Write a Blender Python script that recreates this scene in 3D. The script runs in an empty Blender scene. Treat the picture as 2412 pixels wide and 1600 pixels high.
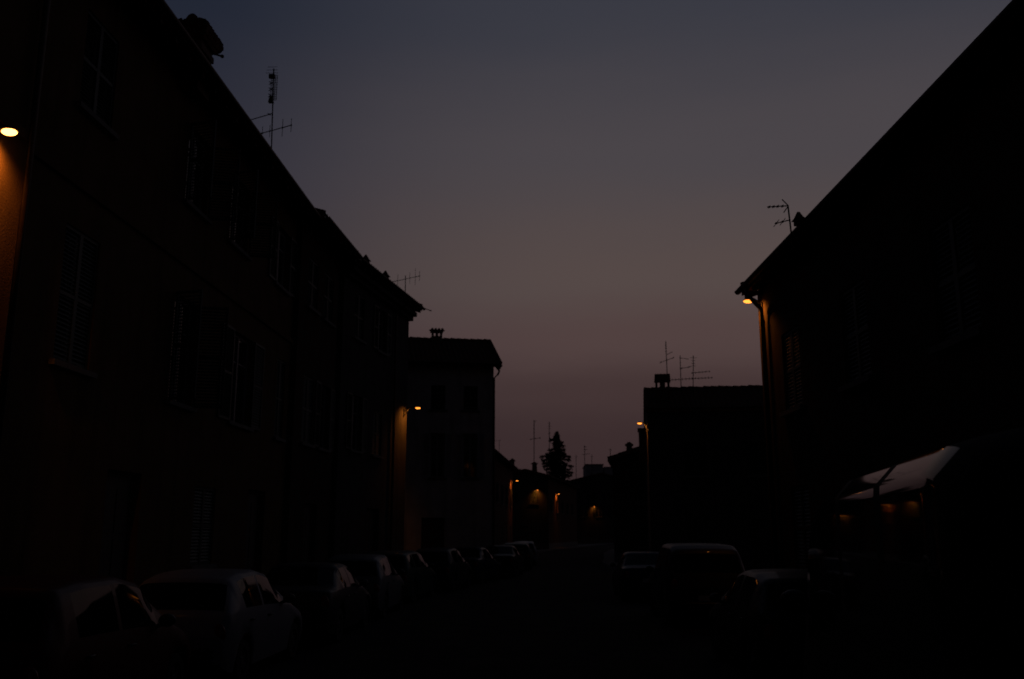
import bpy, math, random
import numpy as np
from mathutils import Vector, Matrix
R = math.radians
random.seed(7); rng = np.random.default_rng(7)
scn = bpy.context.scene
col = scn.collection

# ------------------------------------------------------------------ camera
FPX, CXP, CYP, EYE = 2180.0, 1206.0, 800.0, 2.0      # the photograph is 2412 x 1600
PITCH, YAW = R(11.789), R(1.646)
cam = bpy.data.cameras.new('camera'); cam.sensor_width = 36.0; cam.lens = FPX / 2412 * 36.0
cam.clip_end = 6000
cam.dof.use_dof = True; cam.dof.focus_distance = 6.0; cam.dof.aperture_fstop = 3.2     # the photograph is focused a little short
camo = bpy.data.objects.new('camera', cam); col.objects.link(camo)
camo.location = (0, 0, EYE); camo.rotation_euler = (math.pi / 2 + PITCH, 0, YAW)
scn.camera = camo

# ------------------------------------------------------------------ world: dusk sky, glow ahead of the camera
def lin(c):
    return tuple((v / 255 / 12.92) if v <= 10 else ((v / 255 + .055) / 1.055) ** 2.4 for v in c)
world = bpy.data.worlds.new('World'); scn.world = world; world.use_nodes = True
nt = world.node_tree; nt.nodes.clear()
def N(t, **kw):
    n = nt.nodes.new(t)
    for k, v in kw.items(): setattr(n, k, v)
    return n
def lk(a, b): nt.links.new(a, b)
tc = N('ShaderNodeTexCoord'); sep = N('ShaderNodeSeparateXYZ'); lk(tc.outputs['Generated'], sep.inputs[0])
asin = N('ShaderNodeMath', operation='ARCSINE'); lk(sep.outputs['Z'], asin.inputs[0])
el = N('ShaderNodeMapRange'); lk(asin.outputs[0], el.inputs['Value'])
el.inputs['From Min'].default_value = 0; el.inputs['From Max'].default_value = math.pi / 2
# thin uneven haze: the elevation is nudged by a broad noise
nz = N('ShaderNodeTexNoise'); nz.inputs['Scale'].default_value = 2.2; nz.inputs['Detail'].default_value = 4
mpn = N('ShaderNodeMapping'); mpn.inputs['Scale'].default_value = (1, 1, 4.5); lk(tc.outputs['Generated'], mpn.inputs[0]); lk(mpn.outputs[0], nz.inputs['Vector'])
nm = N('ShaderNodeMath', operation='MULTIPLY_ADD'); lk(nz.outputs['Fac'], nm.inputs[0]); nm.inputs[1].default_value = .05; nm.inputs[2].default_value = -.025
ad = N('ShaderNodeMath', operation='ADD'); lk(el.outputs[0], ad.inputs[0]); lk(nm.outputs[0], ad.inputs[1])
def ramp(stops):
    r = N('ShaderNodeValToRGB'); r.color_ramp.interpolation = 'EASE'
    e = r.color_ramp.elements
    while len(e) < len(stops): e.new(.5)
    for i, (deg, c) in enumerate(stops):
        e[i].position = deg / 90; e[i].color = (*lin(c), 1)
    lk(ad.outputs[0], r.inputs[0]); return r
GLOW = [(0, (50, 37, 38)), (5.5, (58, 44, 45)), (9, (67, 52, 52)), (12, (81, 65, 64)), (15.5, (85, 73, 71)), (23, (74, 69, 73)), (32, (57, 58, 67)), (44, (32, 36, 46)), (60, (15, 18, 27)), (90, (7, 9, 15))]
SIDE = [(0, (40, 32, 35)), (8, (46, 39, 43)), (14, (52, 47, 53)), (20, (49, 48, 58)), (32, (33, 38, 51)), (48, (16, 20, 30)), (90, (7, 9, 15))]
r1, r2 = ramp(GLOW), ramp(SIDE)
AZ0 = R(13)
dot = N('ShaderNodeVectorMath', operation='DOT_PRODUCT'); nrm = N('ShaderNodeVectorMath', operation='NORMALIZE')
flat = N('ShaderNodeCombineXYZ'); lk(sep.outputs['X'], flat.inputs[0]); lk(sep.outputs['Y'], flat.inputs[1]); lk(flat.outputs[0], nrm.inputs[0])
lk(nrm.outputs[0], dot.inputs[0]); dot.inputs[1].default_value = (math.sin(AZ0), math.cos(AZ0), 0)
az = N('ShaderNodeMapRange', interpolation_type='SMOOTHSTEP'); lk(dot.outputs['Value'], az.inputs['Value'])
az.inputs['From Min'].default_value = .81; az.inputs['From Max'].default_value = 1.0
az2 = N('ShaderNodeMapRange', interpolation_type='SMOOTHSTEP'); lk(dot.outputs['Value'], az2.inputs['Value'])
az2.inputs['From Min'].default_value = -.2; az2.inputs['From Max'].default_value = .8; az2.inputs['To Min'].default_value = .22
dim = N('ShaderNodeVectorMath', operation='SCALE'); lk(r2.outputs[0], dim.inputs[0]); lk(az2.outputs[0], dim.inputs['Scale'])
mix = N('ShaderNodeMix', data_type='RGBA'); lk(az.outputs[0], mix.inputs['Factor']); lk(dim.outputs[0], mix.inputs['A']); lk(r1.outputs[0], mix.inputs['B'])
bg = N('ShaderNodeBackground'); lk(mix.outputs['Result'], bg.inputs[0]); bg.inputs[1].default_value = 1.0
wo = N('ShaderNodeOutputWorld'); lk(bg.outputs[0], wo.inputs[0])
vs = scn.view_settings
vs.view_transform = 'Standard'; vs.look = 'None'; vs.exposure = 0; vs.gamma = 1; vs.use_curve_mapping = False
scn.render.film_transparent = False
scn.cycles.use_denoising = True
scn.cycles.max_bounces = 6
scn.render.filter_size = 1.5

# ------------------------------------------------------------------ picture point -> place at a chosen depth
def _ray(px, py):
    f = Vector((-math.sin(YAW) * math.cos(PITCH), math.cos(YAW) * math.cos(PITCH), math.sin(PITCH)))
    r = Vector((math.cos(YAW), math.sin(YAW), 0)); u = r.cross(f)
    return f + r * ((px - CXP) / FPX) - u * ((py - CYP) / FPX)
def at(px, py, Y):
    d = _ray(px, py); return Vector((0, 0, EYE)) + d * (Y / d.y)
def atx(px, py, X):
    d = _ray(px, py); return Vector((0, 0, EYE)) + d * (X / d.x)

# ------------------------------------------------------------------ materials
MATS = {}
def mat(name, color, rough=.8, metal=0., var=.15, scale=3., bump=0., bscale=40., coat=0., emit=None, estr=1., spec=.5, stain=0.):
    if name in MATS: return MATS[name]
    m = bpy.data.materials.new(name); m.use_nodes = True; t = m.node_tree; b = t.nodes['Principled BSDF']
    b.inputs['Roughness'].default_value = rough; b.inputs['Metallic'].default_value = metal
    b.inputs['Coat Weight'].default_value = coat; b.inputs['Coat Roughness'].default_value = .04
    b.inputs['Specular IOR Level'].default_value = spec
    co = t.nodes.new('ShaderNodeTexCoord')
    n = t.nodes.new('ShaderNodeTexNoise'); n.inputs['Scale'].default_value = scale; n.inputs['Detail'].default_value = 6
    t.links.new(co.outputs['Object'], n.inputs['Vector'])
    r = t.nodes.new('ShaderNodeValToRGB'); e = r.color_ramp.elements
    e[0].position = .3; e[1].position = .72
    e[0].color = (*[c * (1 - var) for c in color], 1); e[1].color = (*[min(1, c * (1 + var)) for c in color], 1)
    t.links.new(n.outputs['Fac'], r.inputs[0])
    out = r.outputs[0]
    if stain:
        mp = t.nodes.new('ShaderNodeMapping'); mp.inputs['Scale'].default_value = (1.3, 1.3, .14)
        t.links.new(co.outputs['Object'], mp.inputs[0])
        s = t.nodes.new('ShaderNodeTexNoise'); s.inputs['Scale'].default_value = 2.2; s.inputs['Detail'].default_value = 5
        t.links.new(mp.outputs[0], s.inputs['Vector'])
        sr = t.nodes.new('ShaderNodeMapRange'); sr.inputs['From Min'].default_value = .5; sr.inputs['From Max'].default_value = .75
        sr.inputs['To Max'].default_value = stain; t.links.new(s.outputs['Fac'], sr.inputs['Value'])
        mx = t.nodes.new('ShaderNodeMix'); mx.data_type = 'RGBA'; t.links.new(sr.outputs[0], mx.inputs['Factor'])
        t.links.new(out, mx.inputs['A']); mx.inputs['B'].default_value = (*[c * .45 for c in color], 1); out = mx.outputs['Result']
    t.links.new(out, b.inputs['Base Color'])
    if bump:
        nb = t.nodes.new('ShaderNodeTexNoise'); nb.inputs['Scale'].default_value = bscale; nb.inputs['Detail'].default_value = 5
        t.links.new(co.outputs['Object'], nb.inputs['Vector'])
        bp = t.nodes.new('ShaderNodeBump'); bp.inputs['Strength'].default_value = bump; bp.inputs['Distance'].default_value = .02
        t.links.new(nb.outputs['Fac'], bp.inputs['Height']); t.links.new(bp.outputs[0], b.inputs['Normal'])
    if emit:
        b.inputs['Emission Color'].default_value = (*emit, 1); b.inputs['Emission Strength'].default_value = estr
    MATS[name] = m; return m
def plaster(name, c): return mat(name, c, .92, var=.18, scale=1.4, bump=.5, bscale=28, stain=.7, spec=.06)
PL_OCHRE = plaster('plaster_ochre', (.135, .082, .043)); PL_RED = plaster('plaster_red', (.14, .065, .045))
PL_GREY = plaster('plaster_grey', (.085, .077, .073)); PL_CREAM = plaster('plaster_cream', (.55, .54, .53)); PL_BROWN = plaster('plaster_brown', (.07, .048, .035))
STONE = mat('stone', (.14, .13, .115), .85, var=.2, scale=6, bump=.4)
TILE = mat('terracotta', (.17, .075, .045), .9, var=.4, scale=5, bump=.3, spec=.2)
WOOD = mat('dark_wood', (.05, .03, .02), .7, var=.3, scale=8)
SHUT = mat('shutter_green', (.02, .032, .025), .6, var=.2, scale=6)
SHUTP = mat('shutter_pale', (.42, .43, .46), .6, var=.1, scale=6)
SHUTB = mat('shutter_brown', (.045, .022, .012), .6, var=.2, scale=6)
WFRAME = mat('window_frame_paint', (.24, .23, .22), .5, var=.08)
GLASS = mat('window_glass', (.012, .013, .015), .06, var=.1, spec=.5)
METAL = mat('galvanised_metal', (.10, .10, .105), .55, .6, var=.2, scale=9)
COPPER = mat('brown_gutter', (.05, .03, .022), .5, .5, var=.25, scale=7)
ALU = mat('antenna_metal', (.06, .06, .065), .5, .7, var=.2, scale=20)
BRICK = mat('chimney_plaster', (.18, .11, .08), .95, var=.3, scale=9, bump=.6)
HOOD = mat('lamp_housing', (.03, .03, .032), .5, .3, var=.2, scale=10)
LENS = mat('sodium_lens', (.8, .5, .2), .3, var=.02, emit=(1.0, .38, .07), estr=9.0)
LENSM = mat('sodium_lens_mid', (.8, .48, .17), .3, var=.02, emit=(1.0, .29, .035), estr=2.6)
LENSF = mat('sodium_lens_far', (.8, .45, .15), .3, var=.02, emit=(1.0, .26, .03), estr=2.4)  # same lamp type, emission set weaker and more orange for the farthest lamps
ASPH = mat('asphalt', (.026, .026, .028), .95, var=.4, scale=1.2, bump=.5, bscale=90, spec=.1)
GRND = mat('ground_earth', (.05, .045, .04), .95, var=.3, scale=.3)
PAVE = mat('pavement_stone', (.10, .095, .09), .85, var=.25, scale=2.5, bump=.3)
PAINT = mat('road_paint', (.55, .55, .53), .7, var=.25, scale=5)
TYRE = mat('tyre_rubber', (.015, .015, .015), .8, var=.2)
RIM = mat('wheel_rim', (.25, .25, .26), .35, .9, var=.1)
CARGLASS = mat('car_glass', (.008, .009, .010), .04, var=.05, spec=.13)
TRIM = mat('black_trim', (.012, .012, .012), .5, var=.2)
REDL = mat('tail_light', (.22, .012, .008), .12, var=.1); CLRL = mat('head_light', (.35, .35, .36), .1, var=.1); AMB = mat('amber_marker', (.5, .2, .02), .15, var=.1)
PLATE = mat('number_plate', (.6, .6, .58), .45, var=.1, scale=30)
BARK = mat('bark', (.05, .035, .025), .95, var=.3, scale=12, bump=.6); NEEDLE = mat('needles', (.03, .045, .025), .8, var=.45, scale=2.0)
def paint(n, c, metal=.0): return mat(n, c, .5, metal, var=.04, scale=1.5, coat=.12, spec=.2)
P_WHITE = paint('paint_white', (.30, .31, .33)); P_RED = paint('paint_dark_red', (.10, .012, .01)); P_BLUE = paint('paint_dark_blue', (.012, .02, .05))
P_SILVER = paint('paint_silver', (.16, .165, .17), .3); P_GREY = paint('paint_graphite', (.04, .042, .045), .3); P_BLACK = paint('paint_black', (.01, .01, .011)); P_VAN = mat('paint_van_dull', (.008, .008, .009), .8, 0, var=.1, coat=0, spec=.1); P_GREEN = paint('paint_green', (.02, .045, .03))

# ------------------------------------------------------------------ mesh helpers
class MB:
    def __init__(s): s.v = []; s.f = []
    def quad(s, a, b, c, d):
        i = len(s.v); s.v += [tuple(a), tuple(b), tuple(c), tuple(d)]; s.f.append((i, i + 1, i + 2, i + 3)); return s
    def tri(s, a, b, c):
        i = len(s.v); s.v += [tuple(a), tuple(b), tuple(c)]; s.f.append((i, i + 1, i + 2)); return s
    def poly(s, verts, faces):
        i = len(s.v); s.v += [tuple(p) for p in verts]; s.f += [tuple(i + k for k in f) for f in faces]; return s
    def box(s, x0, y0, z0, x1, y1, z1):
        p = [(x0, y0, z0), (x1, y0, z0), (x1, y1, z0), (x0, y1, z0), (x0, y0, z1), (x1, y0, z1), (x1, y1, z1), (x0, y1, z1)]
        return s.poly(p, [(0, 3, 2, 1), (4, 5, 6, 7), (0, 1, 5, 4), (1, 2, 6, 5), (2, 3, 7, 6), (3, 0, 4, 7)])
    def frustum(s, cx, cy, z0, z1, a0, b0, a1, b1, ox=0, oy=0):
        p = [(cx - a0, cy - b0, z0), (cx + a0, cy - b0, z0), (cx + a0, cy + b0, z0), (cx - a0, cy + b0, z0)]
        p += [(cx + ox - a1, cy + oy - b1, z1), (cx + ox + a1, cy + oy - b1, z1), (cx + ox + a1, cy + oy + b1, z1), (cx + ox - a1, cy + oy + b1, z1)]
        return s.poly(p, [(0, 3, 2, 1), (4, 5, 6, 7), (0, 1, 5, 4), (1, 2, 6, 5), (2, 3, 7, 6), (3, 0, 4, 7)])
    def tube(s, pts, r, n=8, cap=True):
        pts = [Vector(p) for p in pts]; rr = r if isinstance(r, (list, tuple)) else [r] * len(pts)
        rings = []
        for i, p in enumerate(pts):
            d = (pts[min(i + 1, len(pts) - 1)] - pts[max(i - 1, 0)]).normalized()
            a = d.cross(Vector((0, 0, 1)) if abs(d.z) < .9 else Vector((1, 0, 0))).normalized(); b = d.cross(a)
            base = len(s.v)
            for k in range(n):
                t = 2 * math.pi * k / n; s.v.append(tuple(p + (a * math.cos(t) + b * math.sin(t)) * rr[i]))
            rings.append(base)
        for q in range(len(rings) - 1):
            for k in range(n):
                k2 = (k + 1) % n; s.f.append((rings[q] + k, rings[q] + k2, rings[q + 1] + k2, rings[q + 1] + k))
        if cap:
            s.f.append(tuple(rings[0] + k for k in range(n))[::-1]); s.f.append(tuple(rings[-1] + k for k in range(n)))
        return s
    def ellipsoid(s, c, a, b, h, nu=16, nv=8, v0=-90, v1=90):
        base = len(s.v)
        for j in range(nv + 1):
            t = R(v0 + (v1 - v0) * j / nv)
            for i in range(nu):
                u = 2 * math.pi * i / nu
                s.v.append((c[0] + a * math.cos(t) * math.cos(u), c[1] + b * math.cos(t) * math.sin(u), c[2] + h * math.sin(t)))
        for j in range(nv):
            for i in range(nu):
                i2 = (i + 1) % nu; s.f.append((base + j * nu + i, base + j * nu + i2, base + (j + 1) * nu + i2, base + (j + 1) * nu + i))
        return s
    def mesh(s, name, m, smooth=False):
        me = bpy.data.meshes.new(name); me.from_pydata(s.v, [], s.f); me.update()
        if m: me.materials.append(m)
        if smooth:
            for p in me.polygons: p.use_smooth = True
        return me
    def build(s, name, m, parent=None, smooth=False, loc=None):
        o = bpy.data.objects.new(name, s.mesh(name, m, smooth)); col.objects.link(o)
        if parent: o.parent = parent
        if loc: o.location = loc
        return o
def link(name, me, parent=None, loc=None, rz=0.):
    o = bpy.data.objects.new(name, me); col.objects.link(o)
    if parent: o.parent = parent
    if loc: o.location = loc
    o.rotation_euler.z = rz; return o
def tag(o, label, cat, group=None):
    o['label'] = label; o['category'] = cat
    if group: o['group'] = group
    return o
def thing(name, label, cat, loc=(0, 0, 0), rz=0., group=None):
    o = bpy.data.objects.new(name, None); col.objects.link(o); o.location = loc; o.rotation_euler.z = rz
    o.empty_display_size = .2
    return tag(o, label, cat, group)
def struct(o): o['kind'] = 'structure'; return o
def copy_tree(o, parent=None):
    c = o.copy(); col.objects.link(c); c.parent = parent
    for ch in list(o.children): copy_tree(ch, c)
    return c

# ------------------------------------------------------------------ the ground
struct(MB().quad((-900, -300, -.02), (900, -300, -.02), (900, 1500, -.02), (-900, 1500, -.02)).build('ground', GRND))
road_l = [(-5.6, -10), (-5.55, 27), (-4.9, 34), (-4.3, 41), (-2.2, 52), (-1.6, 70), (-.9, 90), (1.4, 110), (3.6, 120), (9, 150), (14.5, 176)]
road_r = [(4.7, -10), (4.0, 20.5), (3.9, 30), (3.9, 41), (4.2, 52), (4.2, 62), (5.2, 74), (6.2, 90), (8.0, 105), (10.5, 118), (16, 140), (22, 172)]
def sheet(name, L_, R_, z, m):
    mb = MB(); ys = sorted({p[1] for p in L_} | {p[1] for p in R_})
    fx = lambda P, y: float(np.interp(y, [p[1] for p in P], [p[0] for p in P]))
    for a, b in zip(ys[:-1], ys[1:]):
        mb.quad((fx(L_, a), a, z), (fx(R_, a), a, z), (fx(R_, b), b, z), (fx(L_, b), b, z))
    return mb.build(name, m)
road = struct(sheet('road', road_l, road_r, .004, ASPH))
def pave(name, P, w):
    mb = MB(); z = .13
    for (xa, ya), (xb, yb) in zip(P[:-1], P[1:]):
        i = 1 if w > 0 else -1
        mb.quad((xa, ya, z), (xb, yb, z), (xb + w, yb, z), (xa + w, ya, z))
    o = struct(mb.build(name, PAVE))
    kb = MB()
    for (xa, ya), (xb, yb) in zip(P[:-1], P[1:]):
        s_ = .14 if w < 0 else -.14
        kb.poly([(xa, ya, 0), (xb, yb, 0), (xb, yb, .135), (xa, ya, .135), (xa + s_, ya, 0), (xb + s_, yb, 0), (xb + s_, yb, .135), (xa + s_, ya, .135)],
                [(0, 1, 2, 3), (3, 2, 6, 7), (5, 4, 7, 6), (0, 3, 7, 4), (1, 5, 6, 2)])
    kb.build('kerb', STONE, o); return o
pave('pavement_left', road_l, -2.4); pave('pavement_right', road_r, 2.2)

# ------------------------------------------------------------------ houses
WIN_CACHE = {}
def window(parent, x0, x1, z0, z1, yf, shut='open', shm=None, fr=None, sill=True, depth=.2, single=False, plain=False):
    """window set in an opening of the facade; yf = y of the wall face (local), inward is +y"""
    shm = shm or SHUT; fr = fr or WFRAME
    w, h = x1 - x0, z1 - z0
    key = (round(w, 2), round(h, 2), shut, shm.name, fr.name, plain)
    if key not in WIN_CACHE:
        f = MB(); t = .07; d = depth
        f.box(0, d - .06, 0, t, d, h).box(w - t, d - .06, 0, w, d, h).box(t, d - .06, 0, w - t, d, t).box(t, d - .06, h - t, w - t, d, h)
        f.box(w / 2 - .035, d - .075, t, w / 2 + .035, d - .005, h - t)
        if not plain: f.box(t, d - .055, h * .68, w / 2 - .035, d - .01, h * .68 + .03).box(w / 2 + .035, d - .055, h * .68, w - t, d - .01, h * .68 + .03)
        g = MB().box(t * .6, d - .03, t * .6, w - t * .6, d - .022, h - t * .6)
        s_ = MB().box(-.12, -.1, -.09, w + .12, d - .07, -.002)
        sh = MB(); sw = w / 2
        sh.box(0, -.02, 0, .05, .02, h).box(sw - .05, -.02, 0, sw, .02, h).box(.05, -.018, 0, sw - .05, .018, .06).box(.05, -.018, h - .06, sw - .05, .018, h).box(.05, -.018, h * .5 - .03, sw - .05, .018, h * .5 + .03)
        nl = max(6, int(h / .075))
        for k in range(nl):
            z = .07 + (h - .14) * k / nl
            sh.poly([(.05, -.015, z), (sw - .05, -.015, z), (sw - .05, .015, z + .045), (.05, .015, z + .045)], [(0, 1, 2, 3)])
        WIN_CACHE[key] = (f.mesh('window', fr), g.mesh('pane', GLASS), s_.mesh('sill', STONE), sh.mesh('shutter', shm))
    f, g, s_, sh = WIN_CACHE[key]
    o = link('window', f, parent, (x0, yf, z0)); link('pane', g, o)
    if sill: link('sill', s_, o)
    if shut == 'open':
        link('shutter', sh, o, (-.012, -.035, 0), math.pi); q = link('shutter', sh, o, (w + .012, -.035, 0), 0)
    elif shut == 'ajar':
        link('shutter', sh, o, (-.01, -.03, 0), R(-105)); link('shutter', sh, o, (w + .01, -.03, 0), R(-75))
    elif shut == 'closed':
        link('shutter', sh, o, (0, .05, 0), 0); link('shutter', sh, o, (w / 2, .05, 0), 0)
    return o
def door(parent, x0, x1, z1, yf, m=None):
    w = x1 - x0; d = .22
    f = MB().box(0, d - .07, 0, .09, d, z1).box(w - .09, d - .07, 0, w, d, z1).box(.09, d - .07, z1 - .09, w - .09, d, z1)
    o = f.build('door', m or WOOD, parent, loc=(x0, yf, 0))
    lf = MB(); lf.box(.09, d - .05, .02, w - .09, d - .01, z1 - .09)
    for k in range(3):
        a = .2 + k * (z1 - .4) / 3; lf.box(.2, d - .065, a, w / 2 - .06, d - .05, a + (z1 - .4) / 3 - .12).box(w / 2 + .06, d - .065, a, w - .2, d - .05, a + (z1 - .4) / 3 - .12)
    lf.build('door_leaf', m or WOOD, o); MB().ellipsoid((w / 2 + .05, d - .09, 1.05), .03, .03, .03).build('handle', METAL, o, True)
    return o
def facade_mesh(mb, L, H, openings, depth=.22, y=0.):
    xs = sorted({0, L} | {o[0] for o in openings} | {o[1] for o in openings}); zs = sorted({0, H} | {o[2] for o in openings} | {o[3] for o in openings})
    inside = lambda a, b: any(o[0] < a < o[1] and o[2] < b < o[3] for o in openings)
    for i in range(len(xs) - 1):
        for j in range(len(zs) - 1):
            if not inside((xs[i] + xs[i + 1]) / 2, (zs[j] + zs[j + 1]) / 2):
                mb.quad((xs[i], y, zs[j]), (xs[i + 1], y, zs[j]), (xs[i + 1], y, zs[j + 1]), (xs[i], y, zs[j + 1]))
    for (a, b, c, d) in openings:
        Y = y + depth
        mb.quad((a, y, c), (a, Y, c), (a, Y, d), (a, y, d)); mb.quad((b, y, d), (b, Y, d), (b, Y, c), (b, y, c))
        mb.quad((a, y, d), (a, Y, d), (b, Y, d), (b, y, d)); mb.quad((a, Y, c), (a, y, c), (b, y, c), (b, Y, c))
        mb.quad((a, Y, c), (b, Y, c), (b, Y, d), (a, Y, d))
def tiles_slope(mb, x0, x1, ya, za, yb, zb, amp=.035, wl=.24, rows=10):
    """barrel-tiled slope from eave (ya,za) to ridge (yb,zb), each course stepped"""
    n = max(8, int((x1 - x0) / wl * 4)); xs = np.linspace(x0, x1, n + 1)
    prof = amp * np.cos((xs - x0) / wl * 2 * math.pi)
    for r in range(rows):
        t0, t1 = r / rows, (r + 1) / rows; base = len(mb.v); j = (random.random() - .5) * .01
        for t, up in ((t0, .03), (t1, .0)):
            y = ya + (yb - ya) * t; z = za + (zb - za) * t + up + j
            mb.v += [(float(x), y, z + float(p)) for x, p in zip(xs, prof)]
        mb.f += [(base + i, base + i + 1, base + n + 2 + i, base + n + 1 + i) for i in range(n)]
def roof_par(h, L, D, ze, pitch, ov=.55, ox0=.1, ox1=.1, gutter=True, sag=0., rows=10, back=True):
    """gable roof, ridge parallel to the facade"""
    yr = D / 2; zr = ze + pitch * (yr + ov); th = .12
    mb = MB(); x0, x1 = -ox0, L + ox1
    mb.poly([(x0, -ov, ze), (x1, -ov, ze), (x1, yr, zr), (x0, yr, zr), (x0, D + ov, ze), (x1, D + ov, ze),
             (x0, -ov, ze - th), (x1, -ov, ze - th), (x1, yr, zr - th), (x0, yr, zr - th), (x0, D + ov, ze - th), (x1, D + ov, ze - th)],
            [(0, 1, 2, 3), (3, 2, 5, 4), (7, 6, 9, 8), (8, 9, 10, 11), (0, 6, 7, 1), (4, 5, 11, 10), (0, 3, 9, 6), (3, 4, 10, 9), (1, 7, 8, 2), (2, 8, 11, 5)])
    o = mb.build('roof', TILE, h)
    tm = MB(); tiles_slope(tm, x0, x1, -ov - .04, ze + .05, yr, zr + .05, rows=rows)
    if back: tiles_slope(tm, x0, x1, D + ov + .04, ze + .05, yr, zr + .05, rows=rows)
    k = x0
    while k < x1 - .1:                                    # ridge caps
        j = (random.random() - .5) * .03
        tm.tube([(k, yr, zr + .06 + j), (min(k + .42, x1), yr, zr + .045 + j)], [.11, .085], 8); k += .36
    for xx in (x0 + .06, x1 - .06):                        # verge tiles
        for r in range(rows):
            for s_, y0 in ((1, -ov), (-1, D + ov)):
                ya = y0 + (yr - y0) * r / rows; yb = y0 + (yr - y0) * (r + 1.15) / rows
                za = ze + (zr - ze) * r / rows; zb = ze + (zr - ze) * (r + 1.15) / rows
                tm.tube([(xx, ya, za + .1), (xx, yb, zb + .075)], [.095, .075], 6)
    t = tm.build('roof_tiles', TILE, o); t['kind'] = 'stuff'
    raf = MB(); nr = int((x1 - x0) / .7)
    for q in range(nr + 1):
        x = x0 + .1 + (x1 - x0 - .2) * q / max(1, nr)
        raf.poly([(x - .05, -ov + .05, ze - th - .1), (x + .05, -ov + .05, ze - th - .1), (x + .05, .0, ze - th - .1 + pitch * (ov - .05)), (x - .05, .0, ze - th - .1 + pitch * (ov - .05)),
                  (x - .05, -ov + .05, ze - th + .02), (x + .05, -ov + .05, ze - th + .02), (x + .05, .0, ze - th + .02 + pitch * (ov - .05)), (x - .05, .0, ze - th + .02 + pitch * (ov - .05))],
                 [(0, 3, 2, 1), (0, 1, 5, 4), (1, 2, 6, 5), (3, 0, 4, 7)])
    rf = raf.build('rafters', WOOD, o); rf['kind'] = 'stuff'
    if gutter:
        g = MB(); r = .075; n = 8
        for q in range(n):
            a0, a1 = math.pi + math.pi * q / n, math.pi + math.pi * (q + 1) / n
            y0, z0_, y1, z1_ = -ov - .09 + r * math.cos(a0), ze - .02 + r * math.sin(a0), -ov - .09 + r * math.cos(a1), ze - .02 + r * math.sin(a1)
            g.quad((x0, y0, z0_), (x1, y0, z0_), (x1, y1, z1_), (x0, y1, z1_))
        g.build('gutter', COPPER, o, True)
    return o, yr, zr
def downpipe(h, x, ze, ov, zb=.15, r=.05):
    MB().tube([(x, -ov - .08, ze - .1), (x, -ov - .06, ze - .28), (x, -.1, ze - .62), (x, -.09, ze - .85), (x, -.09, zb)], r, 8).build('downpipe', COPPER, h, True)
def roof_front(h, L, D, ze, pitch, ov=.45, oy=.3, apex=.5, rows=8):
    """gable turned to the front: ridge runs inward"""
    xm = L * apex; zr = ze + pitch * (xm + ov); zr2 = zr; th = .12; z1 = zr - pitch * (L + ov - xm) if apex == .5 else ze
    mb = MB(); ya, yb = -oy, D + oy
    mb.poly([(-ov, ya, ze), (xm, ya, zr), (L + ov, ya, z1), (-ov, yb, ze), (xm, yb, zr), (L + ov, yb, z1),
             (-ov, ya, ze - th), (xm, ya, zr - th), (L + ov, ya, z1 - th), (-ov, yb, ze - th), (xm, yb, zr - th), (L + ov, yb, z1 - th)],
            [(0, 1, 4, 3), (1, 2, 5, 4), (6, 9, 10, 7), (7, 10, 11, 8), (0, 6, 7, 1), (1, 7, 8, 2), (0, 3, 9, 6), (2, 8, 11, 5), (3, 4, 10, 9), (4, 5, 11, 10)])
    o = mb.build('roof', TILE, h)
    tm = MB()
    for r in range(rows):
        for (xa, za) in ((-ov, ze), (L + ov, z1)):
            p = (xa + (xm - xa) * r / rows, za + (zr - za) * r / rows); q = (xa + (xm - xa) * (r + 1.12) / rows, za + (zr - za) * (r + 1.12) / rows)
            tm.tube([(p[0], ya + .06, p[1] + .09), (q[0], ya + .06, q[1] + .07)], [.1, .08], 6)
    tm.tube([(xm, ya, zr + .05), (xm, yb, zr + .05)], .1, 8)
    t = tm.build('verge_tiles', TILE, o); t['kind'] = 'stuff'
    return o, xm, zr
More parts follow.
